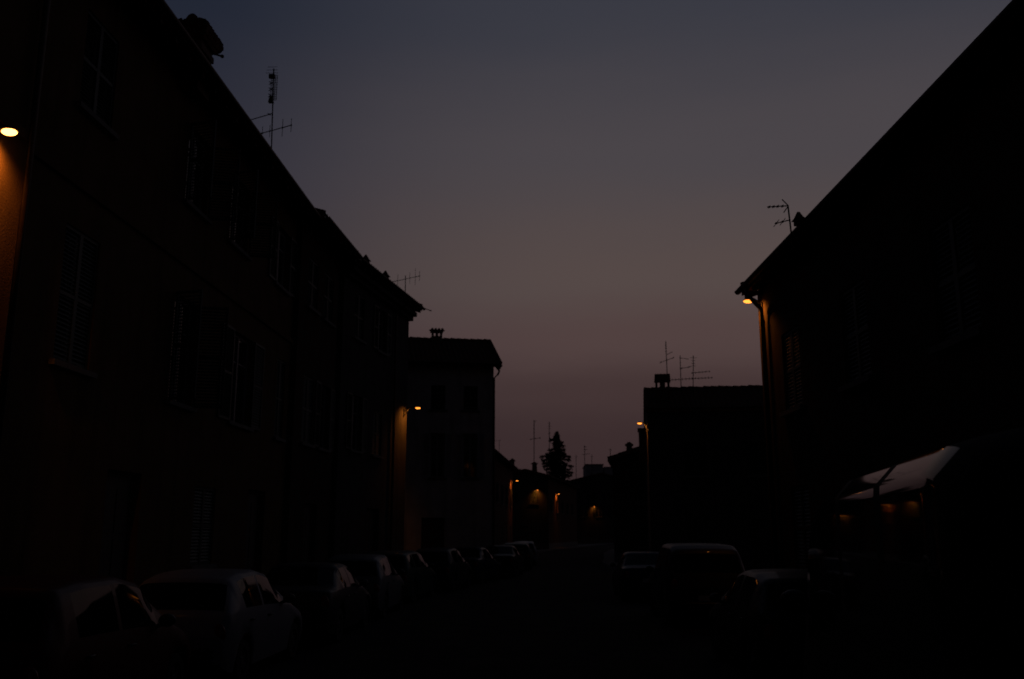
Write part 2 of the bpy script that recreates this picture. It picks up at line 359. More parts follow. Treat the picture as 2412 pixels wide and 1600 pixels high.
def house(name, label, p0, p1, D, ze, pitch, m, ops=(), roof='par', ov=.55, ox=(.1, .1), course=(), gutter=True, rows=10, cat='house', pipes=(), apex=.5, base=True, win=None):
    p0, p1 = Vector((*p0, 0)), Vector((*p1, 0)); d = p1 - p0; L = d.length
    h = thing(name, label, cat, p0, math.atan2(d.y, d.x))
    wtop = ze - .12
    mb = MB(); opens = [o[:4] for o in ops]
    facade_mesh(mb, L, wtop, opens)
    mb.quad((L, 0, 0), (L, D, 0), (L, D, wtop), (L, 0, wtop)); mb.quad((0, D, 0), (0, 0, 0), (0, 0, wtop), (0, D, wtop)); mb.quad((L, D, 0), (0, D, 0), (0, D, wtop), (L, D, wtop))
    if roof == 'par':
        zr = ze + pitch * (D / 2 + ov) - .14
        for x in (0, L): mb.tri((x, 0, wtop), (x, D, wtop), (x, D / 2, zr))
        mb.quad((0, 0, wtop), (L, 0, wtop), (L, .02, wtop + pitch * ov), (0, .02, wtop + pitch * ov))
    elif roof == 'front':
        zr = ze + pitch * (L * apex + ov) - .14
        for y in (0, D): mb.tri((0, y, wtop), (L, y, wtop), (L * apex, y, zr))
    w = mb.build('wall', m, h)
    if roof == 'par': ro, a, zr = roof_par(h, L, D, ze, pitch, ov, ox[0], ox[1], gutter, rows=rows)
    elif roof == 'front': ro, a, zr = roof_front(h, L, D, ze, pitch, ov, apex=apex)
    else:
        ro = MB().box(-.15, -.15, wtop, L + .15, D + .15, wtop + .25).build('roof', STONE, h); a, zr = 0, wtop + .25
    for z in course: MB().box(-.001, -.06, z - .07, L + .001, -.002, z + .07).build('string_course', m, h)
    if base: MB().box(-.001, -.045, 0, L + .001, -.002, .75).build('plinth', STONE, h) if not any(o[4] == 'door' for o in ops) else None
    for o in ops:
        if o[4] == 'door': door(h, o[0], o[1], o[3], 0)
        else: window(h, *o[:4], 0, o[4], *(o[5:] if len(o) > 5 else ()))
    for x in pipes: downpipe(h, x, ze, ov)
    h['L'] = L
    return h, ro, zr
def to_local(h, p):
    M = Matrix.Translation(h.location) @ Matrix.Rotation(h.rotation_euler.z, 4, 'Z'); return M.inverted() @ Vector(p)
def chimney(h, p, w, d, zb, zt, kind='slab', rz=0.):
    """p is a world plan position; zt is the top of the cap"""
    q = to_local(h, (p[0], p[1], 0)); x, y = q.x, q.y
    if kind == 'slots':                                     # two open slots under a tiled cap
        zc = zt - .2; zs = zc - .26
        b = MB().box(x - w / 2, y - d / 2, zb, x + w / 2, y + d / 2, zs)
        for k in (-1, 0, 1):
            ww = w * (.2 if k == 0 else .17); cx = x + k * (w / 2 - w * .085)
            b.box(cx - ww / 2, y - d / 2, zs, cx + ww / 2, y + d / 2, zc)
        o = b.build('chimney', BRICK, h)
        c = MB().box(x - w * .62, y - d * .62, zc, x + w * .62, y + d * .62, zc + .07)
        for k in range(4):
            cx = x - w * .5 + w * k / 3
            c.tube([(cx, y - d * .62, zc + .09), (cx, y + d * .62, zc + .11)], .075, 8)
        c.tube([(x - w * .78, y, zc + .1), (x - w * .5, y, zc + .08)], [.03, .06], 6).tube([(x + w * .78, y, zc + .1), (x + w * .5, y, zc + .08)], [.03, .06], 6)
        c.build('chimney_cap', TILE, o)
    elif kind == 'legs':                                    # heavy block carried on three legs
        zs = zt - .34
        b = MB().box(x - w / 2 - .03, y - d / 2, zb, x + w / 2 + .03, y + d / 2, zs - .3)
        for k in (-1, 0, 1):
            ww = w * (.36 if k == 0 else .14); cx = x + k * (w / 2 - w * .07); b.box(cx - ww / 2, y - d / 2, zs - .3, cx + ww / 2, y + d / 2, zs)
        o = b.build('chimney', BRICK, h)
        MB().frustum(x, y, zs, zt, w / 2 + .05, d / 2 + .05, w / 2 + .02, d / 2 + .02).build('chimney_cap', BRICK, o)
    elif kind == 'pagoda':
        k = w / .34; zs = zt - .36 * k; g = .22 * k; e = .08 * k
        b = MB().box(x - w / 2, y - d / 2, zb, x + w / 2, y + d / 2, zs - g)
        for sx in (-1, 1):
            for sy in (-1, 1): b.box(x + sx * (w / 2 - e / 2) - e / 2, y + sy * (d / 2 - e / 2) - e / 2, zs - g, x + sx * (w / 2 - e / 2) + e / 2, y + sy * (d / 2 - e / 2) + e / 2, zs)
        b.box(x - .05 * k, y - .05 * k, zs - g, x + .05 * k, y + .05 * k, zs)
        o = b.build('chimney', BRICK, h)
        MB().frustum(x, y, zs, zs + .1 * k, w * .74, d * .74, w * .5, d * .5).frustum(x, y, zs + .1 * k, zt, w * .48, d * .48, .02, .02).build('chimney_cap', TILE, o)
    elif kind == 'pot':
        o = MB().frustum(x, y, zb, zt - .28, w / 2, d / 2, w * .42, d * .42).build('chimney', BRICK, h)
        MB().box(x - w * .62, y - d * .62, zt - .28, x + w * .62, y + d * .62, zt - .16).ellipsoid((x, y, zt - .17), w * .42, d * .42, .17, 12, 5, 0, 90).build('chimney_cap', TILE, o)
    else:
        o = MB().box(x - w / 2, y - d / 2, zb, x + w / 2, y + d / 2, zt - .12).build('chimney', BRICK, h)
        MB().box(x - w * .6, y - d * .6, zt - .12, x + w * .6, y + d * .6, zt).build('chimney_cap', STONE, o)
    return o

# left row -----------------------------------------------------------
EA = 11.6
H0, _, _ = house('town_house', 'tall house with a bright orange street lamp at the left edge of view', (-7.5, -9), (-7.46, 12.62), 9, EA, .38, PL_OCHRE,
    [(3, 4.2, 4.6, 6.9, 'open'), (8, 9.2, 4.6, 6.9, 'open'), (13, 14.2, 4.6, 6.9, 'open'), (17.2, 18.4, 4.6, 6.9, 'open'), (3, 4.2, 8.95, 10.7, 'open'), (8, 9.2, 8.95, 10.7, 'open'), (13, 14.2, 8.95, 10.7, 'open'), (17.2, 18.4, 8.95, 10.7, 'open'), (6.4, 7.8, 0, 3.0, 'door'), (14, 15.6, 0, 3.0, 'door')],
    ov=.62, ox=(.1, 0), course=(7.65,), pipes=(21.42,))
yA = 12.66
A_ops = []
for (a, b, s_) in ((14.05, 15.2, 'closed'), (18.6, 19.85, 'ajar'), (21.4, 22.75, 'ajar'), (25.2, 26.5, 'open')): A_ops.append((a - yA, b - yA, 8.98, 10.74, s_))
for (a, b, s_) in ((14.05, 15.2, 'closed'), (18.5, 19.75, 'ajar'), (22.1, 23.7, 'open'), (25.9, 26.7, 'closed')): A_ops.append((a - yA, b - yA, 4.65, 6.92, s_))
A_ops += [(16.2 - yA, 17.6 - yA, 0, 3.1, 'door'), (20.3 - yA, 21.6 - yA, 1.3, 3.0, 'closed'), (24 - yA, 25.4 - yA, 0, 3.1, 'door')]
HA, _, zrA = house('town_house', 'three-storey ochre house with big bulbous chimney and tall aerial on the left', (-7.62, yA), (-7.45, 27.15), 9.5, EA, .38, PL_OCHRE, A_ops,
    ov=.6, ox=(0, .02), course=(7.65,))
H2, _, _ = house('town_house', 'narrow house squeezed between the ochre house and the corner house, left side', (-7.28, 27.22), (-7.05, 31.55), 9, EA + .05, .36, PL_BROWN,
    [(.8, 1.9, 9.0, 10.6, 'closed'), (2.6, 3.7, 9.0, 10.6, 'closed'), (.8, 1.9, 4.7, 6.8, 'closed'), (2.6, 3.7, 4.7, 6.8, 'open'), (1.5, 2.8, 0, 2.9, 'door')], ov=.66, ox=(.0, .0))
HB, _, _ = house('corner_house', 'corner house with two small chimneys and overhanging eave tip, left middle distance', (-6.90, 31.75), (-5.62, 39.2), 8.5, EA, .36, PL_GREY,
    [(1.1, 2.1, 9.0, 10.7, 'closed'), (3.6, 4.6, 9.0, 10.7, 'open'), (1.1, 2.1, 4.9, 6.9, 'open'), (3.4, 4.4, 4.9, 6.6, 'closed'), (3.0, 4.4, 0, 2.9, 'door')], ov=.55, ox=(.05, .12), pipes=(5.6,))
MB().box(0, -.2, 11.02, 7.56, -.003, 11.2).box(0, -.36, 11.2, 7.56, -.003, 11.38).build('cornice', PL_GREY, HB)
# the cream house turned towards us, its roof ridge crossing the view
C0, C1 = (-10.9, 43.75), (-2.22, 45.45)
HC, _, zrC = house('cream_house', 'pale house facing us with slotted chimney on a level roof ridge', C0, C1, 7.0, 10.12, .49, PL_CREAM,
    [(5.75, 6.45, 4.6, 6.75, 'open', SHUTP), (7.35, 8.05, 4.6, 6.75, 'open', SHUTP), (5.75, 6.45, 7.9, 9.1, 'closed', SHUTB), (7.35, 8.05, 7.9, 9.1, 'closed', SHUTB), (2.5, 3.3, 4.6, 6.75, 'closed'), (5.4, 6.5, 0, 2.7, 'door')],
    ov=.5, ox=(.2, .34), rows=12)
MB().tube([(8.86, -.62, 10.02), (9.05, -.55, 9.8), (9.0, -.4, 9.66), (8.86, -.08, 9.52), (8.86, -.08, .15)], .05, 8).build('downpipe', COPPER, HC, True)
D_ops = [(2 + 4.2 * k, 3 + 4.2 * k, 4.4, 6.0, 'open') for k in range(5)] + [(2 + 4.2 * k, 3 + 4.2 * k, 1.0, 2.6, 'closed') for k in range(5)]
HD, _, _ = house('terraced_house', 'long low house behind the pale house with a round chimney on its roof end', (-3.75, 69), (-2.55, 90.5), 8, 8.05, .12, PL_RED, D_ops, ov=.45, rows=4)
HE, _, _ = house('gabled_house', 'small house with low front gable and chimney left of the conifer', (-4.3, 108.6), (1.0, 110.2), 16, 8.45, .23, PL_GREY,
    [(1.0, 1.9, 5.3, 6.8, 'closed'), (3.4, 4.3, 5.3, 6.8, 'closed'), (2.2, 3.2, 1.2, 2.8, 'closed')], roof='front', ov=.4)
HF, _, _ = house('terraced_house', 'long house below the conifer at the far bend of the street', (1.1, 112.5), (5.6, 140), 9, 8.6, .2, PL_RED,
    [(2 + 5 * k, 3.1 + 5 * k, 4.5, 6.0, 'open') for k in range(5)], ov=.4, rows=4)
HG, _, _ = house('gabled_house', 'far house with low gable closing the end of the street', (5.2, 184), (19.5, 186), 10, 11.6, .24, PL_GREY,
    [(3 + 3 * k, 4.2 + 3 * k, 5.0, 6.8, 'open') for k in range(4)] + [(3 + 3 * k, 4.2 + 3 * k, 8.2, 9.8, 'open') for k in range(4)], roof='front', ov=.6)
HK, _, _ = house('apartment_block', 'flat-topped bluish block rising above the far roofs', (11.6, 231), (15.9, 231), 14, 18.5, 0, PL_CREAM, [(1.0, 2.0, 14.6, 16, 'closed')], roof='flat', cat='building')
MB().box(4.6, .5, 0, 7.2, 12, 18.0).build('lower_wing', PL_CREAM, HK)
# right row ----------------------------------------------------------
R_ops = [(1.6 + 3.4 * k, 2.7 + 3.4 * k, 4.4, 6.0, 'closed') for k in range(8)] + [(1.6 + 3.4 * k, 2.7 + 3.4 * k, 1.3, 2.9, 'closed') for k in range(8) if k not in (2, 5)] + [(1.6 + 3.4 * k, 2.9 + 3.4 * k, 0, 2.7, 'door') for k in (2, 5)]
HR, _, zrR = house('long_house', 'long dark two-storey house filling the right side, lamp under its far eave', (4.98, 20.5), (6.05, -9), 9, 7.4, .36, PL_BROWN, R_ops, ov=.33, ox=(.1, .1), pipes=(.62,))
E0, E1 = at(1525, 1000, 42.3), Vector((12.6, 41.55, 0))
HS, _, zrS = house('side_house', 'dark house with level tiled ridge and three aerials beyond the right lamp', (E0.x, 42.3), (E1.x, E1.y), 6.4, 7.5, .42, PL_GREY,
    [(1.6, 2.6, 4.5, 6.0, 'closed'), (4.4, 5.4, 4.5, 6.0, 'closed'), (1.6, 2.6, 1.3, 2.8, 'closed'), (4.4, 5.5, 0, 2.6, 'door')], ov=.1, ox=(.06, .1), gutter=False, rows=10)
F0 = at(1443, 1100, 62)
HT, _, _ = house('gabled_house', 'house with wide overhanging gable and round-topped chimney, right far distance', (F0.x, 62), (F0.x + 11, 60.7), 12, 6.75, .33, PL_BROWN,
    [(1.6, 2.5, 3.9, 5.4, 'closed'), (4.0, 4.9, 3.9, 5.4, 'closed'), (1.6, 2.5, 1.1, 2.6, 'closed')], roof='front', ov=.32)
HU, _, _ = house('terraced_house', 'low dark house on the right side before the far bend', (9.4, 104), (6.9, 75.5), 8, 5.4, .25, PL_BROWN, [(2 + 4 * k, 3 + 4 * k, 3.0, 4.2, 'closed') for k in range(6)], ov=.4, rows=4)

# chimneys -----------------------------------------------------------
def roofz(h, p, D, ze, pitch, ov):
    q = to_local(h, (p[0], p[1], 0)); y = q.y if q.y < D / 2 else D - q.y; return ze + pitch * (y + ov)
# bulging tiled chimney at the eave of the ochre house
cx, cy = -7.53, 18.3
q = to_local(HA, (cx, cy, 0)); zb = roofz(HA, (-7.22, cy), 9.5, EA, .38, .75) - .5
P_ = at(500, 158, cy - .25); zt = at(450, 42, cy).z
def chim_big():
    x, y = q.x, q.y; w = .66; d = .66; zs = zb + 1.17
    o = MB().box(x - w / 2, y - d / 2, zb, x + w / 2, y + d / 2, zs).box(x - w / 2 - .035, y - d / 2 - .035, zs - .25, x + w / 2 + .035, y + d / 2 + .035, zs - .12).build('chimney', BRICK, HA)
    c = MB(); rows = [(0, .38), (.07, .43), (.14, .46), (.22, .45), (.30, .38), (.37, .26)]
    for i, (dz, r) in enumerate(rows):
        n = 9
        for k in range(n):
            for (ex, ey) in ((1, 0), (-1, 0), (0, 1), (0, -1)):
                t = -1 + 2 * k / (n - 1); X = x + (ex * r if ex else t * r); Y = y + (ey * r if ey else t * r)
                c.tube([(X - ex * .12, Y - ey * .12, zs + dz + .1), (X + ex * .04, Y + ey * .04, zs + dz + .03 + random.uniform(-.015, .015))], [.05, .06], 6)
        c.box(x - r, y - r, zs + dz, x + r, y + r, zs + dz + .08)
    c.ellipsoid((x - .2, y - .05, zs + .38), .13, .16, .27, 12, 5, 0, 90)
    c.tube([(x + .44, y - .3, zs + .05), (x + .48, y - .5, zs - .0)], .022, 6).ellipsoid((x + .48, y - .5, zs - .0), .045, .045, .04, 8, 6)
    c.build('chimney_cap', TILE, o)
chim_big()
p = at(862, 606, 33.2); chimney(HB, (p.x + .0, 33.2), .22, .22, 11.5, at(862, 600, 33.2).z, 'pagoda')
p = at(908, 646, 35.4); chimney(HB, (p.x + .0, 35.4), .22, .22, 11.5, at(908, 638, 35.4).z, 'pagoda')
MB().tube([(7.5, -.6, 11.6), (8.0, -.85, 11.56)], .018, 6).ellipsoid((8.0, -.85, 11.56), .04, .04, .03, 8, 5).build('eave_hook', METAL, HB)
p = at(1029, 790, 48.2); chimney(HC, (p.x, 48.2), .54, .5, 11.0, at(1029, 774, 48.2).z, 'slots')
p = at(1208, 1090, 86); chimney(HD, (p.x - .05, 86), .42, .42, 7.9, at(1208, 1080, 86).z, 'pot')
p = at(1259, 1096, 110.5); chimney(HE, (p.x, 110.5), .55, .5, 8.5, at(1259, 1088, 110.5).z, 'pot')
p = at(1560, 898, 43.6); chimney(HS, (p.x, 43.6), .66, .5, 8.1, at(1560, 883, 43.6).z, 'legs')
p = at(1510, 1026, 47.5); chimney(HS, (p.x + .16, 47.5), .55, .9, 5.5, at(1510, 1011, 47.5).z, 'slab')
p = at(1482, 1050, 63); chimney(HT, (p.x, 63), .44, .5, 7.0, at(1482, 1041, 63).z, 'pot')
p = at(1880, 520, 15.6); chimney(HR, (p.x + .01, 15.6), .14, .14, 7.3, at(1879, 500, 15.6).z, 'pagoda')

# wall lamps ---------------------------------------------------------
def lamp(pos, wallv, label, power=30., lens=LENS, size=.88, strut=True, cone=132., tilt=42.):
    """pos = centre of the lens; wallv = vector from the lens to the wall foot of the arm"""
    t = thing('wall_lamp', label, 'street lamp', pos, 0, 'wall lamps along the street')
    w = Vector(wallv); d = w.normalized(); a = math.atan2(d.y, d.x); c, s_ = math.cos(a), math.sin(a)
    t.rotation_euler.z = a; Lw = w.length                       # local +x points at the wall
    s = size
    MB().ellipsoid((.0, 0, .012), .14 * s, .115 * s, .075 * s, 18, 6, 10, 90).build('housing', HOOD, t, True)
    MB().ellipsoid((-.005, 0, .01), .122 * s, .098 * s, .046 * s, 18, 8, -90, 30).build('lens', lens, t, True)
    z = .06 * s
    MB().tube([(.14 * s, 0, z), (Lw * .35, 0, z + .02), (Lw * .7, 0, z - .05), (Lw - .01, 0, z - .22)], .024, 8).build('arm', HOOD, t, True)
    MB().box(Lw - .03, -.07, z - .42, Lw - .004, .07, z - .08).build('wall_plate', HOOD, t)
    if strut: MB().tube([(Lw - .02, 0, z - .38), (Lw * .6, 0, z - .05)], .014, 6).build('strut', HOOD, t, True)
    l = bpy.data.lights.new('lamp_glow', 'SPOT'); l.energy = power; l.color = (1, .30, .035); l.spot_size = R(cone); l.spot_blend = .8; l.shadow_soft_size = .06
    lo = bpy.data.objects.new('lamp_glow', l); col.objects.link(lo); lo.parent = t; lo.location = (0, 0, -.06 * s)
    lo.rotation_euler = (0, R(-tilt), 0)
    return t
LZ = 6.8
def atz(px, py, Z):
    d = _ray(px, py); return Vector((0, 0, EYE)) + d * ((Z - EYE) / d.z)
lamp(atz(21, 313, 7.32), (-.3, .06, 0), 'brightest and nearest orange wall lamp, at the left edge of the picture', power=75)
lamp(atz(984, 962, 7.14), (-.6, .05, 0), 'orange wall lamp on the corner house beside the pale house, left middle', lens=LENSM, power=60)
lamp(atz(1763, 711, 7.04), (.3, .0, 0), 'orange wall lamp under the far eave tip of the long right house', lens=LENSM, power=42)
lamp(at(1507, 998, 43.2), (.34, .04, 0), 'orange wall lamp on the left corner of the house with three aerials', lens=LENSM, power=60)
lamp(atz(1218, 1133, LZ), (-.55, .05, 0), 'leftmost and highest of the four tiny far lamps in the street', lens=LENSM, power=110)
lamp(at(1266, 1155, 109.4), (-.1, .42, 0), 'second from left of the four tiny far lamps, reddest one', power=26, lens=LENSF)
lamp(atz(1316, 1164, LZ), (-.34, .05, 0), 'third from left of the four tiny far lamps, below the conifer', power=110, lens=LENSF)
lamp(at(1400, 1194, 184.3), (-.1, .42, 0), 'lowest and rightmost of the four tiny far lamps at the street end', power=40, lens=LENSF)

# aerials ------------------------------------------------------------
def aerial(label, base, top, booms, extra=None, r=.018, base_px=None):
    """base/top world points; booms: (point, dir vector, length, element half-length list, element axis)"""
    base, top = Vector(base), Vector(top)
    t = thing('roof_aerial', label, 'aerial', base, 0, 'roof aerials')
    MB().tube([(0, 0, -.35), tuple(top - base)], r, 7).build('mast', ALU, t, True)
    for (a, b, els) in booms:
        a, b = Vector(a) - base, Vector(b) - base
        o = MB().tube([a, b], r * .7, 6).build('boom', ALU, t, True)
        for (k, ax, hl) in els:
            c = a + (b - a) * k; v = Vector(ax) * hl
            MB().tube([c - v, c + v], r * .45, 5).build('element', ALU, o)
            MB().ellipsoid(c, r * 1.5, r * 1.5, r * 1.5, 8, 5).build('clamp', ALU, o)
    if extra: extra(t, base)
    return t
V, Hx = (0, 0, 1), (1, 0, 0)
YA = 23.4
def grid_panel(t, b):
    c0, c1 = at(640, 238, YA) - b, at(640, 180, YA) - b; z0, z1 = c0.z, c1.z; x = c0.x + .05
    m = MB()
    for k in range(4): m.tube([(x - .08 + .055 * k, -.05, z0), (x - .08 + .055 * k, -.05, z1)], .008, 5)
    for k in range(15): z = z0 + (z1 - z0) * k / 14; m.tube([(x - .09, -.05, z), (x + .1, -.05, z)], .008, 5)
    m.build('grid_reflector', ALU, t)
    m = MB()
    for k in range(4):
        z = z0 + (z1 - z0) * (k + .5) / 4; m.tube([(x - .11, -.14, z - .05), (x + .02, -.14, z + .05)], .012, 5).tube([(x - .11, -.14, z + .05), (x + .02, -.14, z - .05)], .012, 5)
    m.build('bow_tie_element', ALU, t)
    MB().frustum(c0.x - .01, -.02, z0 - .06, z0 + .1, .07, .06, .04, .04).build('junction_box', HOOD, t); MB().box(c1.x - .07, -.05, z1 - .06, c1.x + .09, .03, z1 + .05).build('junction_box', HOOD, t)
    m = MB()
    for k in range(3): z = z1 + .1 + k * .09; w = .17 - .02 * k; m.tube([(c1.x - w, 0, z), (c1.x + w, 0, z)], .006, 5)
    m.build('element', ALU, t)
aerial('tallest aerial with upright grid panel on the ochre house, upper left', at(640, 357, YA), at(645, 162, YA),
       [(at(590, 283, YA), at(643, 267, YA), [(.84, (.3, .9, .1), .1)]), (at(610, 316, YA), at(687, 295, YA), [(.1, V, .2), (.33, V, .18), (.72, V, .26), (.985, V, .2)])], grid_panel)
YB = 37.2
aerial('aerial with one slanted boom on the corner house roof', at(955, 695, YB), at(955, 649, YB),
       [(at(925, 664, YB), at(990, 650, YB), [(.18, V, .28), (.62, V, .24), (.82, V, .36), (.97, V, .22)])])
YR = 15.2
pb = at(1866, 548, YR)
aerial('bent aerial with long pointing boom beside the small peaked chimney, right house', pb, at(1856, 485, YR),
       [(at(1807, 488, YR), at(1857, 485, YR), [(.1, (0, 1, 0), .07), (.3, (0, 1, 0), .07), (.5, (0, 1, 0), .07), (.72, (0, 1, 0), .07)]), (at(1857, 485, YR), at(1842, 470, YR), []), (at(1857, 485, YR), at(1846, 501, YR), []),
        (at(1825, 527, YR), at(1862, 518, YR), [(.5, (0, 1, 0), .18), (.1, (0, 1, 0), .18)])], r=.014)
YS = 44.2
aerial('leftmost of three aerials, standing by the block chimney on the right', at(1572, 890, YS), at(1568, 804, YS),
       [(at(1556, 854, YS), at(1586, 843, YS), [(.0, (0, 1, 0), .3), (.5, (0, 1, 0), .3), (1, (0, 1, 0), .3)]), (at(1570, 836, YS), at(1584, 829, YS), []), (at(1568, 812, YS), at(1569, 830, YS), [(.1, Hx, .05), (.5, Hx, .05), (.9, Hx, .05)])], r=.02)
aerial('middle one of the three aerials on the level ridge, right of the block chimney', at(1604, 914, YS), at(1602, 838, YS),
       [(at(1600, 869, YS), at(1628, 864, YS), [(.2, (0, 1, 0), .3), (.8, (0, 1, 0), .3)]), (at(1600, 843, YS), at(1622, 846, YS), []), (at(1583, 895, YS), at(1632, 892, YS), [(k / 6, V, .07) for k in range(7)])], r=.02)
aerial('rightmost of three aerials on the level ridge, its top thick with elements', at(1632, 912, YS), at(1633, 838, YS),
       [(at(1630, 879, YS), at(1671, 875, YS), [(k / 5, V, .05) for k in range(6)]), (at(1630, 892, YS), at(1677, 890, YS), [(k / 6, V, .06) for k in range(7)]), (at(1633, 843, YS), at(1633, 862, YS), [(0, Hx, .16), (.35, Hx, .1), (.7, Hx, .1), (1, Hx, .12)])], r=.02)
YE = 111
aerial('tall thin aerial on the small gabled house left of the conifer', at(1258, 1104, YE), at(1258, 990, YE),
       [(at(1250, 1035, YE), at(1272, 1032, YE), [(0, V, .1), (.5, V, .1), (1, V, .1)]), (at(1258, 996, YE), at(1263, 991, YE), []), (at(1258, 1002, YE), at(1258, 1020, YE), [(0, Hx, .1), (.5, Hx, .1), (1, Hx, .1)])], r=.045)
aerial('thin aerial rising just left of the conifer top', at(1294, 1112, 113), at(1294, 993, 113),
       [(at(1291, 1022, 113), at(1297, 1020, 113), []), (at(1294, 998, 113), at(1294, 1010, 113), [(0, Hx, .2), (.5, Hx, .2), (1, Hx, .2)])], r=.04)
aerial('aerial with three cross bars right of the conifer', at(1377, 1120, 150), at(1377, 1049, 150),
       [(at(1371, 1071, 150), at(1390, 1069, 150), []), (at(1374, 1060, 150), at(1384, 1059, 150), []), (at(1374, 1053, 150), at(1382, 1053, 150), [])], r=.05)
aerial('faint short aerial close to the right flank of the conifer', at(1357, 1124, 150), at(1357, 1072, 150), [(at(1354, 1076, 150), at(1360, 1076, 150), [])], r=.04)
aerial('faint short aerial above the flat-topped far block', at(1394, 1118, 150), at(1394, 1071, 150), [(at(1391, 1076, 150), at(1397, 1076, 150), [])], r=.04)
aerial('tiny aerial on the eave of the wide far gable, right', at(1437, 1078, 63.5), at(1438, 1057, 63.5), [(at(1434, 1060, 63.5), at(1441, 1060, 63.5), [])], r=.02)
aerial('small stub aerial poking out beside the pale house wall', at(1176, 1072, 72), at(1176, 1037, 72), [(at(1166, 1039, 72), at(1180, 1037, 72), [])], r=.016)

# conifer ------------------------------------------------------------
YT = 146.0
ptop, pbot = at(1312, 1021, YT), at(1313, 1180, YT)
tree = thing('conifer', 'dark ragged conifer standing above the far roofs', 'tree', (pbot.x, YT, 0))
TH = ptop.z
MB().tube([(0, 0, 0), (.05, 0, TH * .4), (-.05, 0, TH * .75), (-.03, 0, TH * .985)], [.34, .27, .13, .02], 8).build('trunk', BARK, tree, True)
prof = [(1021, -2, 3), (1028, -5, 4), (1036, -17, 5), (1043, -8, 14), (1051, -7, 17), (1060, -20, 20), (1070, -26, 20), (1076, -39, 32), (1084, -36, 30), (1092, -34, 24), (1099, -34, 36), (1106, -28, 30), (1114, -24, 37), (1122, -30, 32), (1140, -36, 34), (1160, -34, 36)]
lm = MB(); lv, lf = [], []
def sprig(c, d, L_, n):
    for _ in range(n):
        t = random.random(); p = c + d * (L_ * t) + Vector(np.random.default_rng(random.randrange(1 << 30)).normal(0, .09, 3))
        a = Vector((random.gauss(0, 1), random.gauss(0, 1), random.gauss(0, .6))).normalized(); b = a.cross(Vector((random.gauss(0, 1), random.gauss(0, 1), random.gauss(0, 1)))).normalized()
        s_ = random.uniform(.08, .2); k = len(lv)
        lv.extend([tuple(p - a * s_), tuple(p + b * s_ * .6), tuple(p + a * s_), tuple(p - b * s_ * .6)]); lf.append((k, k + 1, k + 2, k + 3))
def zpx(py): return at(1313, py, YT).z
mpp = at(1314, 1090, YT).x - at(1313, 1090, YT).x
for (y0, l0, r0) in prof[1:]:
    for sgn, rr_ in ((-1, -l0), (1, r0)):
        Lb = rr_ * mpp; d = Vector((sgn, random.uniform(-.2, .2), -.1)); s0 = Vector((0, 0, zpx(y0) + .1 * Lb))
        lm.tube([s0, s0 + d * Lb * .5 + Vector((0, 0, .05)), s0 + d * Lb], [.05, .03, .012], 5); sprig(s0, d, Lb * 1.02, int(50 + 60 * Lb))
        sprig(s0 + d * Lb * .85, Vector((sgn * .3, 0, -1)), .35, 18)
for i in range(len(prof) - 1):
    y0, l0, r0 = prof[i]; y1, l1, r1_ = prof[i + 1]
    n = 3 + int((y1 - y0) / 1.6)
    for k in range(n):
        t = random.random(); z = zpx(y0 + (y1 - y0) * t); lw, rw = (l0 + (l1 - l0) * t) * mpp, (r0 + (r1_ - r0) * t) * mpp
        az_ = random.choice((0, math.pi)) + random.gauss(0, .75); reach = (rw if math.cos(az_) > 0 else -lw) * random.uniform(.3, .78)
        d = Vector((math.cos(az_), math.sin(az_), random.uniform(-.22, .12))); Lb = max(.15, reach)
        s0 = Vector((0, 0, z + .12 * Lb)); e = s0 + d * Lb
        lm.tube([s0, (s0 + e) / 2 + Vector((0, 0, .04)), e], [.045, .03, .012], 5)
        sprig(s0, d, Lb * 1.02, int(30 + 70 * Lb))
        for q_ in range(2):
            tt = random.uniform(.4, .95); dd = Vector((random.gauss(0, 1), random.gauss(0, 1), random.gauss(-.2, .4))).normalized(); sprig(s0 + d * Lb * tt, dd, .25 + .2 * Lb, 14)
lm.build('limbs', BARK, tree)
cm = MB(); cm.v = lv; cm.f = lf; cm.build('crown', NEEDLE, tree)

